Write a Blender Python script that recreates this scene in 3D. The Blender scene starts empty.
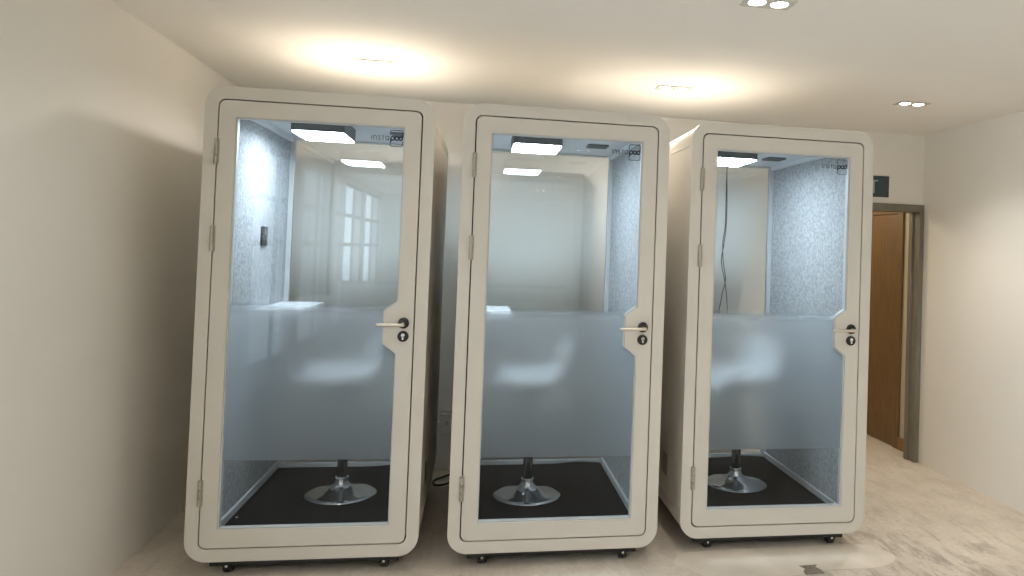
import bpy, bmesh, math, random
from mathutils import Vector, Matrix
from mathutils.geometry import tessellate_polygon

PI = math.pi
scene = bpy.context.scene
col = scene.collection
random.seed(4)

# ------------------------------------------------------------------ helpers
def link(name, me, mat=None, parent=None):
    o = bpy.data.objects.new(name, me)
    col.objects.link(o)
    if mat is not None:
        for m in (mat if isinstance(mat, (list, tuple)) else [mat]):
            me.materials.append(m)
    if parent is not None:
        o.parent = parent
    return o

def tag(o, label=None, cat=None, group=None, kind=None):
    if label: o['label'] = label
    if cat: o['category'] = cat
    if group: o['group'] = group
    if kind: o['kind'] = kind
    return o

def empty(name, loc, rz=0.0):
    o = bpy.data.objects.new(name, None)
    col.objects.link(o)
    o.location = loc
    o.rotation_euler = (0, 0, rz)
    o.empty_display_size = .1
    return o

def finish(name, bm, mat, parent=None, smooth=False, bevel=0.0, seg=2, angle=35):
    bmesh.ops.recalc_face_normals(bm, faces=bm.faces)
    me = bpy.data.meshes.new(name)
    bm.to_mesh(me); bm.free()
    if smooth:
        for p in me.polygons: p.use_smooth = True
        try: me.set_sharp_from_angle(angle=math.radians(angle))
        except Exception: pass
    o = link(name, me, mat, parent)
    if bevel > 0:
        b = o.modifiers.new('bevel', 'BEVEL')
        b.width = bevel; b.segments = seg; b.limit_method = 'ANGLE'; b.angle_limit = math.radians(40)
    return o

def add_box(bm, x0, x1, y0, y1, z0, z1, mi=0):
    v = [bm.verts.new((x, y, z)) for x in (x0, x1) for y in (y0, y1) for z in (z0, z1)]
    for f in ((0, 1, 3, 2), (4, 6, 7, 5), (0, 4, 5, 1), (2, 3, 7, 6), (0, 2, 6, 4), (1, 5, 7, 3)):
        bm.faces.new([v[i] for i in f]).material_index = mi

def box(name, x0, x1, y0, y1, z0, z1, mat, parent=None, bevel=0.0):
    bm = bmesh.new(); add_box(bm, x0, x1, y0, y1, z0, z1)
    return finish(name, bm, mat, parent, bevel=bevel)

def add_plate(bm, outer, holes, a0, a1, axis='y', mi=0):
    """Flat polygon with holes, extruded from a0 to a1 along an axis."""
    def P(p, a):
        if axis == 'y': return (p[0], a, p[1])
        if axis == 'x': return (a, p[0], p[1])
        return (p[0], p[1], a)
    loops = [outer] + list(holes)
    tris = tessellate_polygon([[Vector((p[0], p[1], 0)) for p in l] for l in loops])
    pts = [p for l in loops for p in l]
    A = [bm.verts.new(P(p, a0)) for p in pts]
    B = [bm.verts.new(P(p, a1)) for p in pts]
    for t in tris:
        for V in (A, B):
            try: bm.faces.new([V[i] for i in t]).material_index = mi
            except ValueError: pass
    s = 0
    for l in loops:
        n = len(l)
        for i in range(n):
            j = (i + 1) % n
            bm.faces.new([A[s + i], A[s + j], B[s + j], B[s + i]]).material_index = mi
        s += n

def plate(name, outer, holes, a0, a1, mat, parent=None, axis='y', bevel=0.0, smooth=False):
    bm = bmesh.new(); add_plate(bm, outer, holes, a0, a1, axis)
    return finish(name, bm, mat, parent, bevel=bevel, smooth=smooth)

def rrect(x0, x1, z0, z1, r, n=10):
    if r <= 0: return [(x0, z0), (x1, z0), (x1, z1), (x0, z1)]
    out = []
    for cx, cz, a0 in ((x1 - r, z0 + r, -PI / 2), (x1 - r, z1 - r, 0), (x0 + r, z1 - r, PI / 2), (x0 + r, z0 + r, PI)):
        for k in range(n + 1):
            a = a0 + PI / 2 * k / n
            out.append((cx + r * math.cos(a), cz + r * math.sin(a)))
    return out

def rect(x0, x1, z0, z1):
    return [(x0, z0), (x1, z0), (x1, z1), (x0, z1)]

def circle(cx, cz, r, n=32):
    return [(cx + r * math.cos(2 * PI * k / n), cz + r * math.sin(2 * PI * k / n)) for k in range(n)]

def add_lathe(bm, prof, n=64, center=(0, 0, 0), axis='z'):
    rings = []
    for r, h in prof:
        if r < 1e-6:
            p = [(0, 0, h)]
        else:
            p = [(r * math.cos(2 * PI * k / n), r * math.sin(2 * PI * k / n), h) for k in range(n)]
        ring = []
        for q in p:
            if axis == 'y': q = (q[0], q[2], q[1])
            if axis == 'x': q = (q[2], q[0], q[1])
            ring.append(bm.verts.new((q[0] + center[0], q[1] + center[1], q[2] + center[2])))
        rings.append(ring)
    for a, b in zip(rings, rings[1:]):
        if len(a) == 1 and len(b) == 1: continue
        for k in range(n):
            j = (k + 1) % n
            if len(a) == 1: bm.faces.new([a[0], b[k], b[j]])
            elif len(b) == 1: bm.faces.new([a[k], a[j], b[0]])
            else: bm.faces.new([a[k], a[j], b[j], b[k]])

def lathe(name, prof, mat, parent=None, n=64, center=(0, 0, 0), axis='z', angle=40):
    bm = bmesh.new(); add_lathe(bm, prof, n, center, axis)
    return finish(name, bm, mat, parent, smooth=True, angle=angle)

def add_tube(bm, pts, r, n=10, cap=True):
    pts = [Vector(p) for p in pts]
    rings = []
    up = Vector((0, 0, 1))
    t0 = (pts[1] - pts[0]).normalized()
    nrm = t0.cross(up)
    if nrm.length < 1e-3: nrm = t0.cross(Vector((1, 0, 0)))
    nrm.normalize()
    for i, p in enumerate(pts):
        t = (pts[min(i + 1, len(pts) - 1)] - pts[max(i - 1, 0)]).normalized()
        nrm = (nrm - t * nrm.dot(t)).normalized()
        b = t.cross(nrm)
        rr = r[i] if isinstance(r, (list, tuple)) else r
        rings.append([bm.verts.new(p + (nrm * math.cos(2 * PI * k / n) + b * math.sin(2 * PI * k / n)) * rr) for k in range(n)])
    for a, b in zip(rings, rings[1:]):
        for k in range(n):
            j = (k + 1) % n
            bm.faces.new([a[k], a[j], b[j], b[k]])
    if cap:
        bm.faces.new(rings[0]); bm.faces.new(rings[-1][::-1])

def catmull(P, m=8):
    P = [Vector(p) for p in P]
    out = []
    for i in range(len(P) - 1):
        a = P[max(i - 1, 0)]; b = P[i]; c = P[i + 1]; d = P[min(i + 2, len(P) - 1)]
        for k in range(m):
            t = k / m
            out.append(.5 * ((2 * b) + (c - a) * t + (2 * a - 5 * b + 4 * c - d) * t * t + (3 * b - a - 3 * c + d) * t ** 3))
    out.append(P[-1])
    return out

def copy_tree(o, parent=None):
    c = o.copy(); col.objects.link(c)
    if parent is not None: c.parent = parent
    for ch in list(o.children): copy_tree(ch, c)
    return c

# ------------------------------------------------------------------ materials
def mat_new(name):
    m = bpy.data.materials.new(name); m.use_nodes = True
    nt = m.node_tree
    return m, nt, nt.nodes['Principled BSDF'], nt.nodes['Material Output']

def noise_color(nt, bsdf, c0, c1, scale, detail=4, rough=.55, lo=.3, hi=.7, coord='Object', stretch=None):
    tc = nt.nodes.new('ShaderNodeTexCoord')
    src = tc.outputs[coord]
    if stretch:
        mp = nt.nodes.new('ShaderNodeMapping'); mp.inputs['Scale'].default_value = stretch
        nt.links.new(src, mp.inputs['Vector']); src = mp.outputs['Vector']
    n = nt.nodes.new('ShaderNodeTexNoise'); n.inputs['Scale'].default_value = scale
    n.inputs['Detail'].default_value = detail; n.inputs['Roughness'].default_value = rough
    nt.links.new(src, n.inputs['Vector'])
    r = nt.nodes.new('ShaderNodeValToRGB')
    r.color_ramp.elements[0].position = lo; r.color_ramp.elements[0].color = (*c0, 1)
    r.color_ramp.elements[1].position = hi; r.color_ramp.elements[1].color = (*c1, 1)
    nt.links.new(n.outputs['Fac'], r.inputs['Fac'])
    if bsdf: nt.links.new(r.outputs['Color'], bsdf.inputs['Base Color'])
    return n, r

def bump(nt, bsdf, height, strength, dist):
    b = nt.nodes.new('ShaderNodeBump'); b.inputs['Strength'].default_value = strength
    b.inputs['Distance'].default_value = dist
    nt.links.new(height, b.inputs['Height']); nt.links.new(b.outputs['Normal'], bsdf.inputs['Normal'])

def simple(name, c, rough=.5, metal=0.0, var=.04, scale=12, b=0.0):
    m, nt, p, o = mat_new(name)
    c0 = tuple(max(0, x * (1 - var)) for x in c); c1 = tuple(min(1, x * (1 + var)) for x in c)
    n, r = noise_color(nt, p, c0, c1, scale)
    p.inputs['Roughness'].default_value = rough
    p.inputs['Metallic'].default_value = metal
    if b: bump(nt, p, n.outputs['Fac'], b, .002)
    return m

def emit(name, c, s):
    m, nt, p, o = mat_new(name)
    p.inputs['Base Color'].default_value = (.9, .9, .9, 1)
    p.inputs['Emission Color'].default_value = (*c, 1)
    p.inputs['Emission Strength'].default_value = s
    return m

M = {}
M['wall'] = simple('painted_plaster', (.79, .765, .715), .75, var=.018, scale=1.3)
M['ceiling'] = simple('ceiling_plaster', (.84, .815, .775), .8, var=.015, scale=1.1)
M['booth'] = simple('booth_paint', (.60, .568, .51), .42, var=.02, scale=5)
M['booth_in'] = simple('booth_inner_laminate', (.62, .65, .67), .5, var=.03, scale=6)
M['trimw'] = simple('white_trim', (.50, .515, .52), .45, var=.03, scale=9)
M['chrome'] = simple('chrome', (.72, .73, .74), .10, 1.0, var=.02, scale=4)
M['dark_chrome'] = simple('dark_chrome', (.16, .165, .17), .12, 1.0, var=.02, scale=4)
M['nickel'] = simple('satin_nickel', (.66, .62, .54), .32, 1.0, var=.03, scale=20)
M['steel'] = simple('hinge_steel', (.42, .39, .33), .42, .55, var=.05, scale=30)
M['black'] = simple('black_plastic', (.012, .012, .013), .4, var=.15, scale=20)
M['rubber'] = simple('black_rubber', (.015, .015, .016), .6, var=.2, scale=20)
M['grey'] = simple('grey_housing', (.10, .11, .115), .45, var=.05, scale=14)
M['seat'] = simple('white_leatherette', (.78, .79, .80), .4, var=.02, scale=14, b=.05)
M['desk'] = simple('white_laminate', (.82, .83, .84), .35, var=.01, scale=8)
M['logo'] = simple('logo_vinyl_black', (.012, .016, .02), .5, var=.1, scale=20)
M['logo_grey'] = simple('logo_vinyl_grey', (.045, .055, .06), .5, var=.1, scale=20)
M['sign'] = simple('sign_slate', (.045, .07, .082), .5, var=.08, scale=20)
M['signw'] = simple('sign_letter', (.42, .46, .47), .5, var=.03, scale=20)
M['pvc'] = simple('white_pvc', (.70, .71, .70), .4, var=.02, scale=7)
M['winframe'] = simple('window_frame_grey', (.12, .12, .12), .5, var=.06, scale=9)
M['dlwhite'] = simple('downlight_trim', (.55, .53, .49), .4, var=.03, scale=20)
M['corr'] = simple('corridor_plaster', (.55, .50, .40), .8, var=.03, scale=2)
M['lamp'] = emit('panel_light_diffuser', (.74, .89, 1.0), 48.0)
M['led'] = emit('downlight_lamp', (1.0, .93, .78), 22.0)

# carpet
m, nt, p, o = mat_new('black_carpet')
n, r = noise_color(nt, p, (.003, .003, .0032), (.016, .016, .0165), 160, detail=3, lo=.35, hi=.72)
p.inputs['Roughness'].default_value = .95
p.inputs['Specular IOR Level'].default_value = .08
bump(nt, p, n.outputs['Fac'], .8, .004)
M['carpet'] = m
# acoustic felt
m, nt, p, o = mat_new('acoustic_felt')
n, r = noise_color(nt, p, (.29, .305, .315), (.445, .46, .47), 60, detail=5, rough=.7, lo=.40, hi=.60)
p.inputs['Roughness'].default_value = .95
p.inputs['Specular IOR Level'].default_value = .1
bump(nt, p, n.outputs['Fac'], .4, .003)
M['felt'] = m
# wood
def wood(name, c0, c1, st):
    m, nt, p, o = mat_new(name)
    tc = nt.nodes.new('ShaderNodeTexCoord'); mp = nt.nodes.new('ShaderNodeMapping')
    mp.inputs['Scale'].default_value = st
    nt.links.new(tc.outputs['Object'], mp.inputs['Vector'])
    n = nt.nodes.new('ShaderNodeTexNoise'); n.inputs['Scale'].default_value = 9; n.inputs['Detail'].default_value = 6
    n.inputs['Distortion'].default_value = .6
    nt.links.new(mp.outputs['Vector'], n.inputs['Vector'])
    r = nt.nodes.new('ShaderNodeValToRGB')
    r.color_ramp.elements[0].position = .3; r.color_ramp.elements[0].color = (*c0, 1)
    r.color_ramp.elements[1].position = .7; r.color_ramp.elements[1].color = (*c1, 1)
    nt.links.new(n.outputs['Fac'], r.inputs['Fac']); nt.links.new(r.outputs['Color'], p.inputs['Base Color'])
    p.inputs['Roughness'].default_value = .5
    return m
M['wood'] = wood('walnut_veneer', (.15, .085, .036), (.21, .125, .055), (6, 6, .5))
M['woodtrim'] = wood('oak_skirting', (.22, .12, .045), (.30, .17, .07), (1, 1, 5))
# worn grey-brown painted door frame: grey paint, chipped to plaster along the edges
m, nt, p, o = mat_new('worn_grey_frame_paint')
n, r = noise_color(nt, p, (.165, .15, .118), (.235, .215, .172), 5, detail=5, lo=.3, hi=.75, stretch=(3, 3, .7))
e = r.color_ramp.elements.new(.80); e.color = (.40, .37, .31, 1)
p.inputs['Roughness'].default_value = .55
M['frame'] = m
# floor: dusty screed with patches, streaks and stains
m, nt, p, o = mat_new('dusty_concrete_screed')
tc = nt.nodes.new('ShaderNodeTexCoord')
def N(scale, detail, rough=.6, dist=0.0, vec=None):
    n = nt.nodes.new('ShaderNodeTexNoise'); n.inputs['Scale'].default_value = scale
    n.inputs['Detail'].default_value = detail; n.inputs['Roughness'].default_value = rough
    n.inputs['Distortion'].default_value = dist
    nt.links.new(vec or tc.outputs['Object'], n.inputs['Vector']); return n
def RAMP(src, stops):
    r = nt.nodes.new('ShaderNodeValToRGB')
    els = r.color_ramp.elements
    els[0].position, els[0].color = stops[0][0], (*stops[0][1], 1)
    els[1].position, els[1].color = stops[1][0], (*stops[1][1], 1)
    for s in stops[2:]:
        e = els.new(s[0]); e.color = (*s[1], 1)
    nt.links.new(src, r.inputs['Fac']); return r
def MIX(a, b, f, mode='MIX'):
    x = nt.nodes.new('ShaderNodeMix'); x.data_type = 'RGBA'; x.blend_type = mode
    for s, k in ((a, 6), (b, 7)):
        if isinstance(s, tuple): x.inputs[k].default_value = (*s, 1)
        else: nt.links.new(s, x.inputs[k])
    if isinstance(f, float): x.inputs[0].default_value = f
    else: nt.links.new(f, x.inputs[0])
    return x.outputs[2]
base = RAMP(N(1.6, 5, .6).outputs['Fac'], [(.3, (.58, .51, .43)), (.7, (.76, .69, .60))]).outputs['Color']
fine = RAMP(N(38, 6, .7).outputs['Fac'], [(.3, (.86, .86, .86)), (.7, (1.04, 1.04, 1.04))]).outputs['Color']
c = MIX(base, fine, 1.0, 'MULTIPLY')
mp = nt.nodes.new('ShaderNodeMapping'); mp.inputs['Rotation'].default_value = (0, 0, -.65)
mp.inputs['Scale'].default_value = (5.5, 1.7, 1)
nt.links.new(tc.outputs['Object'], mp.inputs['Vector'])
streak = RAMP(N(2.2, 8, .72, .5, mp.outputs['Vector']).outputs['Fac'], [(.48, (0, 0, 0)), (.62, (1, 1, 1))]).outputs['Color']
# streaks of dirt gather right of the last booth
sep = nt.nodes.new('ShaderNodeVectorMath'); sep.operation = 'DISTANCE'
sep.inputs[1].default_value = (2.32, 3.25, 0)
nt.links.new(tc.outputs['Object'], sep.inputs[0])
near = nt.nodes.new('ShaderNodeMapRange'); near.inputs['From Min'].default_value = .15; near.inputs['From Max'].default_value = .95
near.inputs['To Min'].default_value = .62; near.inputs['To Max'].default_value = .16
nt.links.new(sep.outputs['Value'], near.inputs['Value'])
mul = nt.nodes.new('ShaderNodeMath'); mul.operation = 'MULTIPLY'
nt.links.new(streak, mul.inputs[0]); nt.links.new(near.outputs['Result'], mul.inputs[1])
c = MIX(c, (.19, .155, .115), mul.outputs[0])
nt.links.new(c, p.inputs['Base Color'])
p.inputs['Roughness'].default_value = .62
bump(nt, p, N(25, 6, .7).outputs['Fac'], .25, .004)
M['floor'] = m
M['patch'] = simple('pale_filler', (.68, .612, .528), .62, var=.12, scale=4)
M['stain'] = simple('dark_paint_mark', (.22, .19, .15), .6, var=.25, scale=60)

# thin clear glass (flat panes: no bending, mirror-like sheen growing at grazing angles)
def clear_glass(name, tint, boost=1.0):
    m = bpy.data.materials.new(name); m.use_nodes = True; nt = m.node_tree
    nt.nodes.remove(nt.nodes['Principled BSDF']); out = nt.nodes['Material Output']
    tr = nt.nodes.new('ShaderNodeBsdfTransparent'); tr.inputs['Color'].default_value = (*tint, 1)
    gl = nt.nodes.new('ShaderNodeBsdfGlossy'); gl.inputs['Roughness'].default_value = 0.015
    gl.inputs['Color'].default_value = (.95, .97, 1, 1)
    fr = nt.nodes.new('ShaderNodeFresnel'); fr.inputs['IOR'].default_value = 1.5
    mm = nt.nodes.new('ShaderNodeMath'); mm.operation = 'MULTIPLY'; mm.inputs[1].default_value = boost
    mm.use_clamp = True
    nt.links.new(fr.outputs['Fac'], mm.inputs[0])
    mx = nt.nodes.new('ShaderNodeMixShader')
    nt.links.new(mm.outputs[0], mx.inputs['Fac'])
    nt.links.new(tr.outputs[0], mx.inputs[1]); nt.links.new(gl.outputs[0], mx.inputs[2])
    nt.links.new(mx.outputs[0], out.inputs['Surface'])
    return m
M['glass'] = clear_glass('clear_door_glass', (.985, .99, .99), .3)
M['rear_glass'] = clear_glass('clear_rear_glass', (.98, .995, 1.0), 1.6)
M['win_glass'] = clear_glass('window_glass', (.95, .98, .99), .35)

# frosted vinyl: blurs what is behind, thinning out softly towards its upper edge
m = bpy.data.materials.new('frosted_film'); m.use_nodes = True; nt = m.node_tree
nt.nodes.remove(nt.nodes['Principled BSDF']); out = nt.nodes['Material Output']
rf = nt.nodes.new('ShaderNodeBsdfRefraction'); rf.inputs['Roughness'].default_value = .40; rf.inputs['IOR'].default_value = 1.30
rf.inputs['Color'].default_value = (.95, .965, .975, 1)
tl = nt.nodes.new('ShaderNodeBsdfTranslucent'); tl.inputs['Color'].default_value = (.80, .82, .84, 1)
df = nt.nodes.new('ShaderNodeBsdfDiffuse'); df.inputs['Color'].default_value = (.62, .68, .72, 1)
tr = nt.nodes.new('ShaderNodeBsdfTransparent'); tr.inputs['Color'].default_value = (.97, .98, .99, 1)
m1 = nt.nodes.new('ShaderNodeMixShader'); m1.inputs[0].default_value = .20
nt.links.new(rf.outputs[0], m1.inputs[1]); nt.links.new(tl.outputs[0], m1.inputs[2])
m2 = nt.nodes.new('ShaderNodeMixShader'); m2.inputs[0].default_value = .02
nt.links.new(m1.outputs[0], m2.inputs[1]); nt.links.new(df.outputs[0], m2.inputs[2])
tc = nt.nodes.new('ShaderNodeTexCoord'); sx = nt.nodes.new('ShaderNodeSeparateXYZ')
nt.links.new(tc.outputs['Object'], sx.inputs[0])
mr = nt.nodes.new('ShaderNodeMapRange'); mr.inputs['From Min'].default_value = 1.165; mr.inputs['From Max'].default_value = 1.225
mr.interpolation_type = 'SMOOTHSTEP'
nt.links.new(sx.outputs['Z'], mr.inputs['Value'])
m3 = nt.nodes.new('ShaderNodeMixShader')
nt.links.new(mr.outputs['Result'], m3.inputs[0]); nt.links.new(m2.outputs[0], m3.inputs[1]); nt.links.new(tr.outputs[0], m3.inputs[2])
nt.links.new(m3.outputs[0], out.inputs['Surface'])
M['film'] = m

# ------------------------------------------------------------------ camera (solved from the booth edges)
def cam_axes(y, p, r):
    f = Vector((math.sin(y) * math.cos(p), math.cos(y) * math.cos(p), math.sin(p)))
    r0 = Vector((math.cos(y), -math.sin(y), 0)); u0 = r0.cross(f)
    return r0 * math.cos(r) + u0 * math.sin(r), -r0 * math.sin(r) + u0 * math.cos(r), f
F_PX, CX, CY = 726.83, 606.35, 234.25
R, U, F = cam_axes(.1763, .0242, .0351)
cam_d = bpy.data.cameras.new('camera'); cam = bpy.data.objects.new('camera', cam_d); col.objects.link(cam)
mw = Matrix(((R.x, U.x, -F.x, 0), (R.y, U.y, -F.y, 0), (R.z, U.z, -F.z, 1.5019), (0, 0, 0, 1)))
cam.matrix_world = mw
cam_d.sensor_width = 36; cam_d.sensor_fit = 'HORIZONTAL'; cam_d.lens = F_PX / 1024 * 36
cam_d.shift_x = (512 - CX) / 1024; cam_d.shift_y = (CY - 288) / 1024
cam_d.clip_start = .02
scene.camera = cam

# ------------------------------------------------------------------ room
XL, XR, YB, YF, ZC = -1.535, 3.335, 5.019, -5.0, 2.475
DX0, DX1, DZ = 2.47, 3.305, 1.905      # doorway in the back wall
def S(o): o['kind'] = 'structure'; return o

# floor: one slab under the room and the corridor beyond the door
XW, YJ = -2.05, 1.95              # behind the camera the room widens to a long window front
S(box('floor', XW - .15, 3.75, YF - .15, 8.2, -.12, 0, M['floor']))
S(box('ceiling', XW - .15, XR + .15, YF - .15, YB + .14, ZC, ZC + .1, M['ceiling']))
S(plate('wall_back', [(XL - .15, 0), (DX0, 0), (DX0, DZ), (DX1, DZ), (DX1, 0), (XR + .15, 0), (XR + .15, ZC), (XL - .15, ZC)], [], YB, YB + .118, M['wall']))
S(box('wall_right', XR, XR + .15, YF - .15, YB, 0, ZC, M['wall']))
# left wall: solid beside the booths, a long window front behind the camera
WIN = [(-4.7, -3.2), (-3.05, -1.55), (-1.4, .1), (.25, 1.75)]
S(box('wall_left', XL - .15, XL, YJ, YB, 0, ZC, M['wall']))
S(box('wall_return', XW - .15, XL - .15, YJ, YJ + .15, 0, ZC, M['wall']))
S(plate('wall_window_side', rect(YF - .15, YJ, 0, ZC), [rect(a, b, .3, 2.38) for a, b in WIN], XW - .15, XW, M['wall'], axis='x'))
S(box('wall_front', XW, XR, YF - .15, YF, 0, ZC, M['wall']))
for k, (a, b) in enumerate(WIN):
    holes = []
    n = 2; w = (b - a - .045 * (n + 1)) / n
    for i in range(n):
        y0 = a + .045 + i * (w + .045)
        holes += [rect(y0, y0 + w, .35, 1.45), rect(y0, y0 + w, 1.50, 1.88), rect(y0, y0 + w, 1.93, 2.33)]
    f = S(plate('window_%d' % (k + 1), rect(a, b, .3, 2.38), holes, XW - .04, XW - .012, M['winframe'], axis='x'))
    f2 = box('glazing', XW - .030, XW - .026, a + .02, b - .02, .33, 2.35, M['win_glass'], f)

# doorway: worn grey frame
bm = bmesh.new()
add_plate(bm, [(DX0 - .06, 0), (DX0 + .03, 0), (DX0 + .03, DZ - .02), (DX1 - .008, DZ - .02), (DX1 - .008, 0), (XR - .002, 0), (XR - .002, DZ + .035), (DX0 - .06, DZ + .035)], [], YB - .022, YB + .003)
add_plate(bm, [(DX0, 0), (DX0 + .03, 0), (DX0 + .03, DZ - .02), (DX1 - .008, DZ - .02), (DX1 - .008, 0), (DX1, 0), (DX1, DZ), (DX0, DZ)], [], YB + .003, YB + .120)
S(finish('trim_1', bm, M['frame'], bevel=.003))
S(box('trim_2', DX1 - .022, DX1 - .008, YB + .055, YB + .09, 0, DZ - .02, M['frame']))   # door stop

# corridor beyond
S(box('wall_corridor_right', 3.405, 3.52, YB + .13, 8.2, 0, 2.3, M['corr']))
S(box('wall_corridor_left', 1.6, 1.7, YB + .13, 8.2, 0, 2.3, M['corr']))
S(box('wall_corridor_end', 1.7, 3.405, 8.1, 8.2, 0, 2.3, M['corr']))
S(box('ceiling_corridor', 1.6, 3.52, YB + .13, 8.2, 2.3, 2.4, M['corr']))
S(box('baseboard_corridor', 3.385, 3.405, YB + .15, 5.36, 0, .10, M['woodtrim'], bevel=.004))
bm = bmesh.new()
add_plate(bm, [(5.36, 0), (5.43, 0), (5.43, 1.9), (6.32, 1.9), (6.32, 0), (6.39, 0), (6.39, 1.97), (5.36, 1.97)], [], 3.385, 3.405, axis='x')
S(finish('trim_3', bm, M['wood'], bevel=.003))
d1 = S(box('door_1', 3.39, 3.404, 5.435, 6.315, .01, 1.895, M['wood'], bevel=.002))

# socket trunking along the back wall
def trunk(x0, x1):
    bm = bmesh.new()
    add_box(bm, x0, x1, YB - .05, YB, .262, .330)
    add_box(bm, x0, x1, YB - .055, YB - .05, .276, .316)
    return S(finish('trim_4', bm, M['pvc'], bevel=.004))
trunk(XL + .01, DX0 - .08)
t = empty('wall_socket', (-.115, YB - .05, .36))
tag(t, 'white plastic socket box on the wall trunking in the gap between left and middle booths', 'socket')
box('socket_box', -.075, .075, -.012, .05, -.105, .03, M['pvc'], t, bevel=.005)
box('rocker_switch', -.045, -.02, -.018, -.012, -.045, -.015, M['trimw'], t, bevel=.002)
box('rocker_switch', .02, .045, -.018, -.012, -.045, -.015, M['trimw'], t, bevel=.002)

# ------------------------------------------------------------------ phone booth
W2, Z0, H, MRG, DEP = .5, .075, 2.107, .0586, 1.24
Z1 = Z0 + H
IW, ZI, ZT, DI = .4484, .13, 2.131, 1.232

def make_booth():
    b = empty('phone_booth', (0, 0, 0))
    # shell: rounded tube, closed roof, floor and sides, open front and rear
    T = 0.0495
    body = plate('shell', rrect(-W2 + .004, W2 - .004, Z0 + .004, Z1 - .004, .088, 12), [rrect(-IW - .004, IW + .004, ZI - .004, ZT + .003, .02, 4)], .034, DEP, M['booth'], b, smooth=True)
    # front surround, standing slightly proud
    fr = plate('front_surround', rrect(-W2, W2, Z0, Z1, .092, 14), [rrect(-W2 + MRG - .003, W2 - MRG + .003, Z0 + MRG - .003, Z1 - MRG + .003, .032, 8)], 0, .036, M['booth'], b, bevel=.005)
    rb = plate('door_rebate', rrect(-W2 + .045, W2 - .045, Z0 + .05, Z1 - .046, .03, 6), [rect(-W2 + .085, W2 - .085, Z0 + .09, Z1 - .09)], .040, .052, M['black'], b)
    # cladding strips on the flanks
    for s in (-1, 1):
        x = s * (W2 - .004)
        for z in (2.062, .205):
            bm = bmesh.new()
            add_box(bm, min(x, x + s * .003), max(x, x + s * .003), .06, DEP - .02, z, z + .006)
            finish('cladding_seam', bm, M['booth'], b)
        bm = bmesh.new()
        for k in range(9):
            z = .30 + k * .013
            add_box(bm, min(x, x + s * .002), max(x, x + s * .002), .30, .40, z, z + .004)
        finish('air_vent', bm, M['grey'], b)
    # door
    L, Rr, Bt, Tp = -W2 + MRG + .003, W2 - MRG - .003, Z0 + MRG + .003, Z1 - MRG - .003
    gl, gr, gb, gt = -W2 + MRG + .0737, W2 - MRG - .075, Z0 + MRG + .0817, Z1 - MRG - .076
    notch = [(gl, gb), (gr, gb), (gr, 1.0), (gr - .06, 1.045), (gr - .06, 1.195), (gr, 1.24), (gr, gt), (gl, gt)]
    door = plate('door', rrect(L, Rr, Bt, Tp, .03, 8), [notch], -.001, .038, M['booth'], b, bevel=.003)
    def inset(d): 
        return [(gl + d, gb + d), (gr - d, gb + d), (gr - d, 1.0 - d * .4), (gr - .06 - d, 1.045 - d * .4), (gr - .06 - d, 1.195 + d * .4), (gr - d, 1.24 + d * .4), (gr - d, gt - d), (gl + d, gt - d)]
    bead = plate('glazing_bead', inset(.0005), [inset(.006)], .005, .034, M['trimw'], door)
    tag(bead, 'pale glazing strip around the glass')
    pane = plate('glass_pane', inset(.004), [], .012, .0125, M['glass'], door)
    film = plate('frosted_film', [(gl + .006, .515), (gr - .006, .515), (gr - .006, .998), (gr - .067, 1.043), (gr - .067, 1.197), (gr - .032, 1.225), (gl + .006, 1.225)], [], .0140, .0155, M['film'], door)
    tag(film, 'frosted band across the middle of the glass')
    # hinges
    for zc in (1.889, 1.500, .378):
        bm = bmesh.new()
        add_box(bm, -W2 + MRG - .012, -W2 + MRG + .010, -.005, 0.002, zc - .058, zc + .058)
        for k in range(3):
            z = zc - .055 + k * .038
            add_lathe(bm, [(0, z), (.0085, z), (.0085, z + .034), (0, z + .034)], 14, (-W2 + MRG - .002, -.009, 0))
        h = finish('hinge', bm, M['steel'], b, smooth=True)
    # lever handle and lock
    hx = .394; hz = 1.141; lz = 1.080
    lathe('handle_rose', [(0, -.012), (.019, -.012), (.0245, -.009), (.0255, 0), (0, 0)], M['black'], door, 32, (hx, -.001, hz), 'y')
    bm = bmesh.new()
    add_lathe(bm, [(0, -.05), (.009, -.05), (.009, -.010), (0, -.010)], 20, (hx, 0, hz - .004), 'y')
    pts = [(hx + .004, -.046, hz - .004), (hx - .015, -.050, hz - .0045), (hx - .05, -.050, hz - .005), (hx - .106, -.048, hz - .006), (hx - .112, -.044, hz - .006)]
    add_tube(bm, catmull(pts, 5), .0075, 14)
    lv = finish('lever_handle', bm, M['nickel'], door, smooth=True); tag(lv, 'satin silver lever handle')
    lk = lathe('lock_rose', [(0, -.010), (.019, -.010), (.0245, -.008), (.0255, 0), (0, 0)], M['black'], door, 32, (hx, -.001, lz), 'y')
    bm = bmesh.new()
    add_plate(bm, circle(hx, lz + .006, .0085, 20), [], -.014, -.0105)
    add_box(bm, hx - .0042, hx + .0042, -.014, -.0105, lz - .014, lz + .002)
    kc = finish('key_cylinder', bm, M['chrome'], door); tag(kc, 'chrome key cylinder')
    # logo: vinyl lettering on the glass, with a broken rounded square round the last syllable
    make_logo(door, gr - .011, 1.983)

    # interior
    for s in (-1, 1):
        pn = box('felt_panel', s * IW - .008 if s > 0 else -IW, IW if s > 0 else -IW + .008, .056, DI - .035, ZI, ZT, M['felt'], b)
        bm = bmesh.new()
        xs = (-IW + .008, -IW + .022) if s < 0 else (IW - .022, IW - .008)
        add_box(bm, *xs, .056, DI - .035, ZI, ZI + .040)
        finish('skirting', bm, M['trimw'], b, bevel=.003)
        xs = (-IW + .008, -IW + .028) if s < 0 else (IW - .028, IW - .008)
        bm = bmesh.new(); add_box(bm, *xs, .056, DI - .035, ZT - .03, ZT)
        finish('cornice', bm, M['booth_in'], b, bevel=.003)
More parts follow.
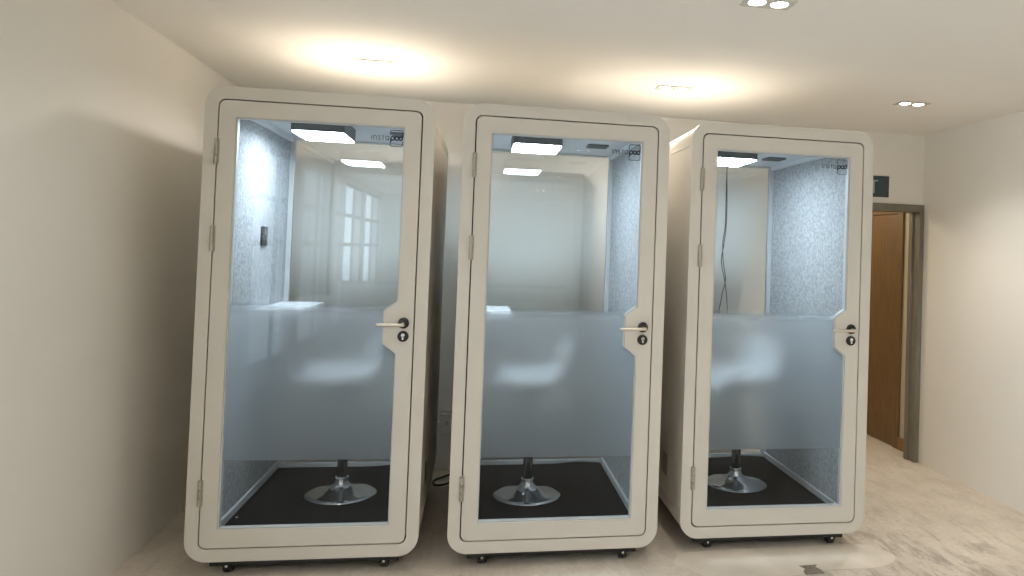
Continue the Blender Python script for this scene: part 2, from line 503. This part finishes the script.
    box('ceiling_panel', -IW, IW, .056, DI, ZT - .002, ZT + .002, M['booth_in'], b)
    # rear glazed wall
    rg = plate('rear_frame', rect(-IW, IW, ZI, ZT), [rect(-IW + .034, IW - .034, ZI + .03, ZT - .012)], DI - .035, DI, M['trimw'], b, bevel=.002)
    plate('rear_glass', rect(-IW + .030, IW - .030, ZI + .026, ZT - .008), [], DI - .021, DI - .0205, M['rear_glass'], rg)
    # floor carpet, with one corner slightly lifted
    bm = bmesh.new()
    nx, ny = 24, 30
    x0, x1, y0, y1 = -IW + .024, IW - .024, .058, DI - .038
    g = {}
    for i in range(nx + 1):
        for j in range(ny + 1):
            x = x0 + (x1 - x0) * i / nx; y = y0 + (y1 - y0) * j / ny
            d = math.hypot((x - x1 + .14) / .12, (y - y1) / .07)
            g[i, j] = bm.verts.new((x, y, ZI + .006 + .012 * math.exp(-d * d)))
    for i in range(nx):
        for j in range(ny):
            bm.faces.new([g[i, j], g[i + 1, j], g[i + 1, j + 1], g[i, j + 1]])
    cp = finish('carpet', bm, M['carpet'], b, smooth=True); tag(cp, 'black carpet on the booth floor')
    so = cp.modifiers.new('t', 'SOLIDIFY'); so.thickness = .006; so.offset = -1
    lathe('floor_stud', [(0, .004), (.006, .003), (.008, 0), (0, 0)], M['chrome'], b, 16, (-.400, .375, ZI + .006))
    # ceiling lamp: dark housing with a lit panel underneath
    lx0, lx1, ly0, ly1 = -.247, .018, .405, .755
    zb = 2.058
    hs = plate('ceiling_lamp', rrect(lx0, lx1, ly0, ly1, .03, 6), [], zb + .004, ZT - .002, M['grey'], b, axis='z', bevel=.002)
    plate('lamp_diffuser', rrect(lx0 + .006, lx1 - .006, ly0 + .006, ly1 - .006, .024, 6), [], zb, zb + .004, M['lamp'], hs, axis='z')
    # ceiling air grille and sensor
    bm = bmesh.new()
    add_plate(bm, rrect(.205, .325, .72, .84, .01, 4), [rect(.213, .317, .728, .832)], ZT - .012, ZT - .002, axis='z')
    for k in range(7):
        y = .734 + k * .0145
        add_box(bm, .212, .318, y, y + .005, ZT - .011, ZT - .003)
    finish('ceiling_grille', bm, M['grey'], b)
    # wall shelf at the rear left corner
    dk = plate('desk_shelf', [(-IW + .008, .62), (-.30, .62), (-.235, .66), (-.205, .72), (-.205, DI - .04), (-IW + .008, DI - .04)], [], 1.112, 1.136, M['desk'], b, axis='z', bevel=.003)
    tag(dk, 'white desk shelf on the left wall')
    for y in (.74, 1.12):
        plate('shelf_bracket', [(-IW + .008, 1.112), (-.27, 1.112), (-IW + .008, .98)], [], y, y + .012, M['trimw'], dk)
    # black socket plate on the left felt wall
    sp = plate('socket_plate', rrect(.683, .777, 1.468, 1.575, .008, 4), [], -IW + .008, -IW + .018, M['black'], b, axis='x', bevel=.002)
    bm = bmesh.new(); add_plate(bm, rrect(.705, .755, 1.53, 1.558, .004, 3), [], -IW + .018, -IW + .020, axis='x')
    finish('socket_insert', bm, M['grey'], sp)
    box('underside_shade_block', -.41, .41, .055, DEP - .06, .034, Z0 + .006, M['black'], b, bevel=.003)  # black block added to deepen the shade beneath the booth
    # four castors
    for cx, cy in ((-.335, .075), (.345, .075), (-.335, 1.15), (.345, 1.15)):
        bm = bmesh.new()
        add_lathe(bm, [(0, -.020), (.020, -.020), (.0255, -.014), (.026, -.003), (.018, -.002), (.018, .002), (.026, .003), (.0255, .014), (.020, .020), (0, .020)], 28, (cx, cy, .0262), 'x')
        add_box(bm, cx - .026, cx - .022, cy - .016, cy + .022, .03, .066)
        add_box(bm, cx + .022, cx + .026, cy - .016, cy + .022, .03, .066)
        add_box(bm, cx - .028, cx + .028, cy - .026, cy + .03, .064, .080)
        c = finish('castor', bm, M['rubber'], b, smooth=True)
        lathe('castor_hub', [(0, -.0045), (.006, -.004), (.007, 0), (0, 0)], M['chrome'], c, 14, (cx - .001, cy - .026, .036), 'y')
    return b

def stroke(bm, pts, w, y0, y1):
    """A flat ribbon of width w along a polyline in the x-z plane."""
    P = [Vector((p[0], p[1])) for p in pts]
    closed = (P[0] - P[-1]).length < 1e-6
    if closed: P = P[:-1]
    n = len(P); A = []; B = []
    for i in range(n):
        if closed: a, c = P[i - 1], P[(i + 1) % n]
        else: a, c = P[max(i - 1, 0)], P[min(i + 1, n - 1)]
        t = (c - a).normalized(); q = Vector((-t.y, t.x)) * w / 2
        A.append(P[i] + q); B.append(P[i] - q)
    va = [bm.verts.new((p.x, y0, p.y)) for p in A]; vb = [bm.verts.new((p.x, y0, p.y)) for p in B]
    va2 = [bm.verts.new((p.x, y1, p.y)) for p in A]; vb2 = [bm.verts.new((p.x, y1, p.y)) for p in B]
    for i in range(n if closed else n - 1):
        j = (i + 1) % n
        bm.faces.new([va[i], va[j], vb[j], vb[i]]); bm.faces.new([va2[i], va2[j], vb2[j], vb2[i]])
        bm.faces.new([va[i], va[j], va2[j], va2[i]]); bm.faces.new([vb[i], vb[j], vb2[j], vb2[i]])

def arc(cx, cz, rx, rz, a0, a1, n=14):
    return [(cx + rx * math.cos(math.radians(a0 + (a1 - a0) * k / n)), cz + rz * math.sin(math.radians(a0 + (a1 - a0) * k / n))) for k in range(n + 1)]

def make_logo(door, xr, zb, u=.0202):
    y0, y1 = .0105, .0115
    def X(pts): return [(xr + (p[0] - 7.05) * u, zb + p[1] * u) for p in pts]
    tw = .15
    bm = bmesh.new()
    def s(pts, w): stroke(bm, X(pts), w * u, y0, y1)
    s([(.1, 0), (.1, 1)], tw)
    s([(.5, 0), (.5, .62)] + arc(.83, .62, .33, .31, 180, 0, 10)[1:] + [(1.16, 0)], tw)
    s([(2.05, .85), (1.95, .92)] + arc(1.77, .72, .24, .21, 80, 270, 8) + arc(1.80, .29, .24, .22, 90, -90, 8) + [(1.55, .08), (1.48, .15)], tw)
    s([(2.28, .93), (3.0, .93)], tw); s([(2.64, .93), (2.64, 0)], tw)
    s(arc(3.55, .48, .38, .43, 0, 360, 20), tw); s([(3.93, .95), (3.93, 0)], tw)
    l1 = finish('logo_lettering', bm, M['logo_grey'], door); tag(l1, 'thin grey letters insta')
    bm = bmesh.new(); bw = .31
    s(arc(4.75, .48, .38, .40, 0, 360, 22), bw); s([(4.37, .48), (4.37, -.55)], bw)
    s(arc(5.70, .48, .40, .40, 0, 360, 22), bw)
    s(arc(6.55, .48, .38, .40, 0, 360, 22), bw); s([(6.93, .48), (6.93, 1.35)], bw)
    l2 = finish('logo_lettering', bm, M['logo'], door); tag(l2, 'bold black letters pod')
    bm = bmesh.new(); w = .17
    s([(4.24, 1.2), (4.24, 1.85)] + arc(4.66, 1.94, .42, .42, 180, 90, 6) + arc(6.57, 1.94, .42, .42, 90, 0, 6) + [(6.99, 1.5)], w)
    s([(4.24, -.65), (4.24, -.96)] + arc(4.66, -.96, .42, .42, 180, 270, 6) + arc(6.57, -.96, .42, .42, 270, 360, 6) + [(6.99, -.2)], w)
    l3 = finish('logo_outline', bm, M['logo_grey'], door); tag(l3, 'broken rounded square round the bold letters')

PODS = [(-.7103, 3.4756, -.0137), (.4194, 3.4652, 0.0), (1.5602, 3.5472, -.0045)]
booth = make_booth()
LAB = ['pale beige one-person phone booth on castors, leftmost of the three, next to the left wall',
       'pale beige one-person phone booth on castors, standing between the other two booths',
       'pale beige one-person phone booth on castors, rightmost of the three, nearest the doorway']
booths = []
for i, (x, y, a) in enumerate(PODS):
    b = booth if i == 0 else copy_tree(booth)
    b.location = (x, y, 0); b.rotation_euler = (0, 0, a)
    tag(b, LAB[i], 'phone booth', 'row of three glass-fronted phone booths')
    booths.append(b)

# ------------------------------------------------------------------ bar stools
def make_stool():
    s = empty('bar_stool', (0, 0, 0))
    ba = lathe('base', [(0, .0), (.183, .0), (.186, .003), (.184, .006), (.160, .013), (.12, .023), (.08, .034), (.056, .044), (.042, .055), (.034, .070), (.033, .078), (0, .078)], M['chrome'], s, 96, angle=50)
    lathe('collar', [(0, .076), (.033, .076), (.036, .080), (.036, .090), (.031, .095), (0, .095)], M['chrome'], s, 40)
    lathe('column', [(0, .093), (.027, .093), (.027, .42), (.020, .425), (.020, .57), (0, .57)], M['dark_chrome'], s, 40)
    lathe('under_plate', [(0, .545), (.06, .545), (.09, .564), (0, .564)], M['grey'], s, 32)
    # shell seat facing the desk on the left (towards -x), its back curving up on the right
    prof = [(-.215, .575), (-.19, .592), (-.12, .585), (-.03, .58), (.06, .587), (.13, .612), (.18, .66), (.21, .725), (.225, .80), (.23, .86)]
    P = catmull([(a, 0, c) for a, c in prof], 4)
    bm = bmesh.new(); m = 18; rows = []
    for k, q in enumerate(P):
        t = k / (len(P) - 1)
        wdt = .205 * (1 - .10 * max(0, (t - .6) / .4) ** 2 - .16 * max(0, (.12 - t) / .12) ** 2)
        row = []
        for j in range(m + 1):
            v = -1 + 2 * j / m
            y = v * wdt
            lift = .075 * abs(v) ** 3.2 * (1 if t > .1 else t / .1)
            inw = max(0, (t - .45) / .55)
            row.append(bm.verts.new((q.x - lift * 1.1 * inw, y, q.z + lift * (1 - inw) - .03 * inw * abs(v) ** 4)))
        rows.append(row)
    for a, b_ in zip(rows, rows[1:]):
        for j in range(m): bm.faces.new([a[j], a[j + 1], b_[j + 1], b_[j]])
    st = finish('seat', bm, M['seat'], s, smooth=True, angle=80)
    so = st.modifiers.new('t', 'SOLIDIFY'); so.thickness = .028; so.offset = -1
    sb = st.modifiers.new('s', 'SUBSURF'); sb.levels = 1; sb.render_levels = 1
    return s
stool = make_stool()
SL = ['chrome pedestal bar stool with white shell seat inside the leftmost booth',
      'chrome pedestal bar stool with white shell seat inside the middle booth',
      'chrome pedestal bar stool with white shell seat inside the rightmost booth']
for i, (x, y) in enumerate(((-.672, 4.175), (.330, 4.085), (1.592, 4.205))):
    s = stool if i == 0 else copy_tree(stool)
    s.location = (x, y, ZI + .0063); s.rotation_euler = (0, 0, (.18, -.1, .22)[i])
    tag(s, SL[i], 'bar stool', 'bar stools in the booths')

# ------------------------------------------------------------------ cables
def cable(name, pts, r, label, cat):
    bm = bmesh.new(); add_tube(bm, catmull(pts, 10), r, 8)
    return tag(finish(name, bm, M['rubber'], smooth=True, angle=80), label, cat)
yc = 4.875
def hang(dy, pts, label):
    ox = dy * .35
    P = [(1.70 + ox + .007 * pts[0][0], 4.70 + dy, 2.188), (1.713 + ox + .007 * pts[0][0], 4.79 + dy, 2.183), (1.714 + ox + .007 * pts[0][0], yc + dy - .02, 2.165)]
    P += [(1.714 + ox + .007 * a, yc + dy, 1.095 + (315 - y) * .0069) for a, y in pts]
    cable('hanging_cable', P, .0032, label, 'cable')
hang(0, [(0, 168), (1, 200), (1, 225), (-1, 245), (-3, 262), (1, 280), (4, 300), (5, 320), (4, 345)],
     'thin black cable behind the rightmost booth, the strand that ends further right')
hang(.07, [(0, 168), (0, 200), (0, 225), (-2, 242), (-1, 262), (2, 280), (-1, 295), (-4, 315), (-5, 330)],
     'thin black cable behind the rightmost booth, the strand that swings to the left')
cable('power_cable', [(-.05, 4.985, .0075), (-.10, 4.917, .0075), (-.15, 4.856, .0075), (-.197, 4.80, .0075), (-.211, 4.738, .0075), (-.188, 4.69, .0075), (-.141, 4.70, .0075), (-.094, 4.751, .0075), (-.03, 4.80, .0075), (.06, 4.84, .0075), (.2, 4.86, .0075)], .0065,
      'loop of black power cable on the floor between the left and middle booths', 'cable')

# ------------------------------------------------------------------ sign
sg = empty('door_sign', (2.955, YB, 2.063))
tag(sg, 'dark slate wall sign with a white letter T above the doorway', 'sign')
plate('sign_board', rrect(-.085, .088, -.077, .082, .004, 3), [], -.008, 0, M['sign'], sg, bevel=.001)
bm = bmesh.new(); add_box(bm, -.066, -.004, -.010, -.008, .040, .049); add_box(bm, -.040, -.031, -.010, -.008, -.050, .044)
finish('sign_letter', bm, M['signw'], sg)

# ------------------------------------------------------------------ ceiling downlights
def make_downlight():
    d = empty('twin_downlight', (0, 0, 0))
    plate('trim_plate', rrect(-.098, .098, -.05, .05, .006, 3), [circle(-.045, 0, .034, 28), circle(.045, 0, .034, 28)], -.007, 0, M['dlwhite'], d, axis='z', bevel=.0015)
    for s in (-1, 1):
        lathe('lamp', [(0, -.0055), (.024, -.0055), (.030, -.003), (.031, 0), (0, 0)], M['led'], d, 28, (s * .045, 0, -.0005))
    return d
dl = make_downlight()
SPOT = 17.0
def spot(x, y, energy, cone=165, blend=.55, size=.03):
    L = bpy.data.lights.new('downlight_beam', 'SPOT'); L.energy = energy; L.color = (1.0, .945, .88)
    L.spot_size = math.radians(cone); L.spot_blend = blend; L.shadow_soft_size = size
    o = bpy.data.objects.new('downlight_beam', L); col.objects.link(o)
    o.location = (x, y, ZC - .022)
DL = [(-.573, 4.036, 'twin ceiling downlight above the leftmost booth'),
      (1.10, 4.10, 'twin ceiling downlight above the gap between middle and rightmost booths'),
      (2.587, 4.035, 'twin ceiling downlight right of the booths, near the doorway sign'),
      (1.060, 2.605, 'twin ceiling downlight in front of the booths, cut by the top edge of the photo'),
      (-.55, 2.60, None), (2.60, 2.60, None), (.994, .02, None), (-.55, .02, None), (2.6, .02, None), (1.0, 1.3, None), (1.0, -2.6, None)]
for i, (x, y, lab) in enumerate(DL):
    d = dl if i == 0 else copy_tree(dl)
    d.location = (x, y, ZC)
    tag(d, lab or ('twin ceiling downlight in front of the booths, outside the photo, ' +
                   {4: 'front left', 5: 'front right', 6: 'over the camera', 7: 'left of the camera', 8: 'right of the camera', 9: 'just ahead of the camera', 10: 'far behind the camera'}[i]), 'ceiling light', 'twin ceiling downlights')
    for dx in (-.045, .045): spot(x + dx, y, .5 * SPOT * {0: 1.6, 1: 1.7, 2: 2.9, 3: .6, 4: .5, 5: .5}.get(i, 1.35), *((122, 1.0) if i == 2 else (130, .9) if i in (3, 4, 5) else (146, .8) if i > 5 else (165, .55)))

# floor marks: filler patch and small square of dark paint before the rightmost booth
bm = bmesh.new()
out = [(1.00, 3.44), (1.12, 3.28), (1.25, 3.20), (1.5, 3.25), (1.75, 3.30), (1.98, 3.30), (2.12, 3.36), (2.16, 3.46), (2.08, 3.57), (1.9, 3.59), (1.5, 3.58), (1.1, 3.56)]
sm = catmull([(a, b, 0) for a, b in out + out[:1]], 4)[:-1]
add_plate(bm, [(q.x, q.y) for q in sm], [], 0.0005, .003, axis='z')
tag(finish('floor_filler_patch', bm, M['patch']), 'pale smooth filler patch on the floor before the rightmost booth', 'floor patch')
bm = bmesh.new(); add_plate(bm, [(1.60, 3.26), (1.70, 3.265), (1.70, 3.30), (1.685, 3.335), (1.705, 3.36), (1.61, 3.355), (1.625, 3.32), (1.605, 3.295)], [], .003, .0045, axis='z')
tag(finish('floor_paint_mark', bm, M['stain']), 'small dark square mark on the pale floor patch', 'floor mark')

# ------------------------------------------------------------------ daylight outside, exposure
w = bpy.data.worlds.new('overcast_sky'); scene.world = w; w.use_nodes = True
bg = w.node_tree.nodes['Background']; bg.inputs['Color'].default_value = (.86, .93, 1.0, 1); bg.inputs['Strength'].default_value = 4.2
L = bpy.data.lights.new('corridor_fill', 'POINT'); L.energy = 22; L.color = (1, .85, .62); L.shadow_soft_size = .1  # unseen fill light, added to brighten the corridor and its wooden door
o = bpy.data.objects.new('corridor_fill', L); col.objects.link(o); o.location = (2.5, 6.2, 2.2)

scene.view_settings.view_transform = 'Standard'
scene.view_settings.look = 'None'
scene.view_settings.gamma = 1.0
scene.view_settings.use_curve_mapping = False
scene.view_settings.exposure = 0.22
try:
    scene.cycles.use_denoising = True
    scene.cycles.max_bounces = 14
    scene.cycles.transparent_max_bounces = 16
    scene.cycles.diffuse_bounces = 10
    scene.cycles.sample_clamp_indirect = 6.0
except Exception:
    pass
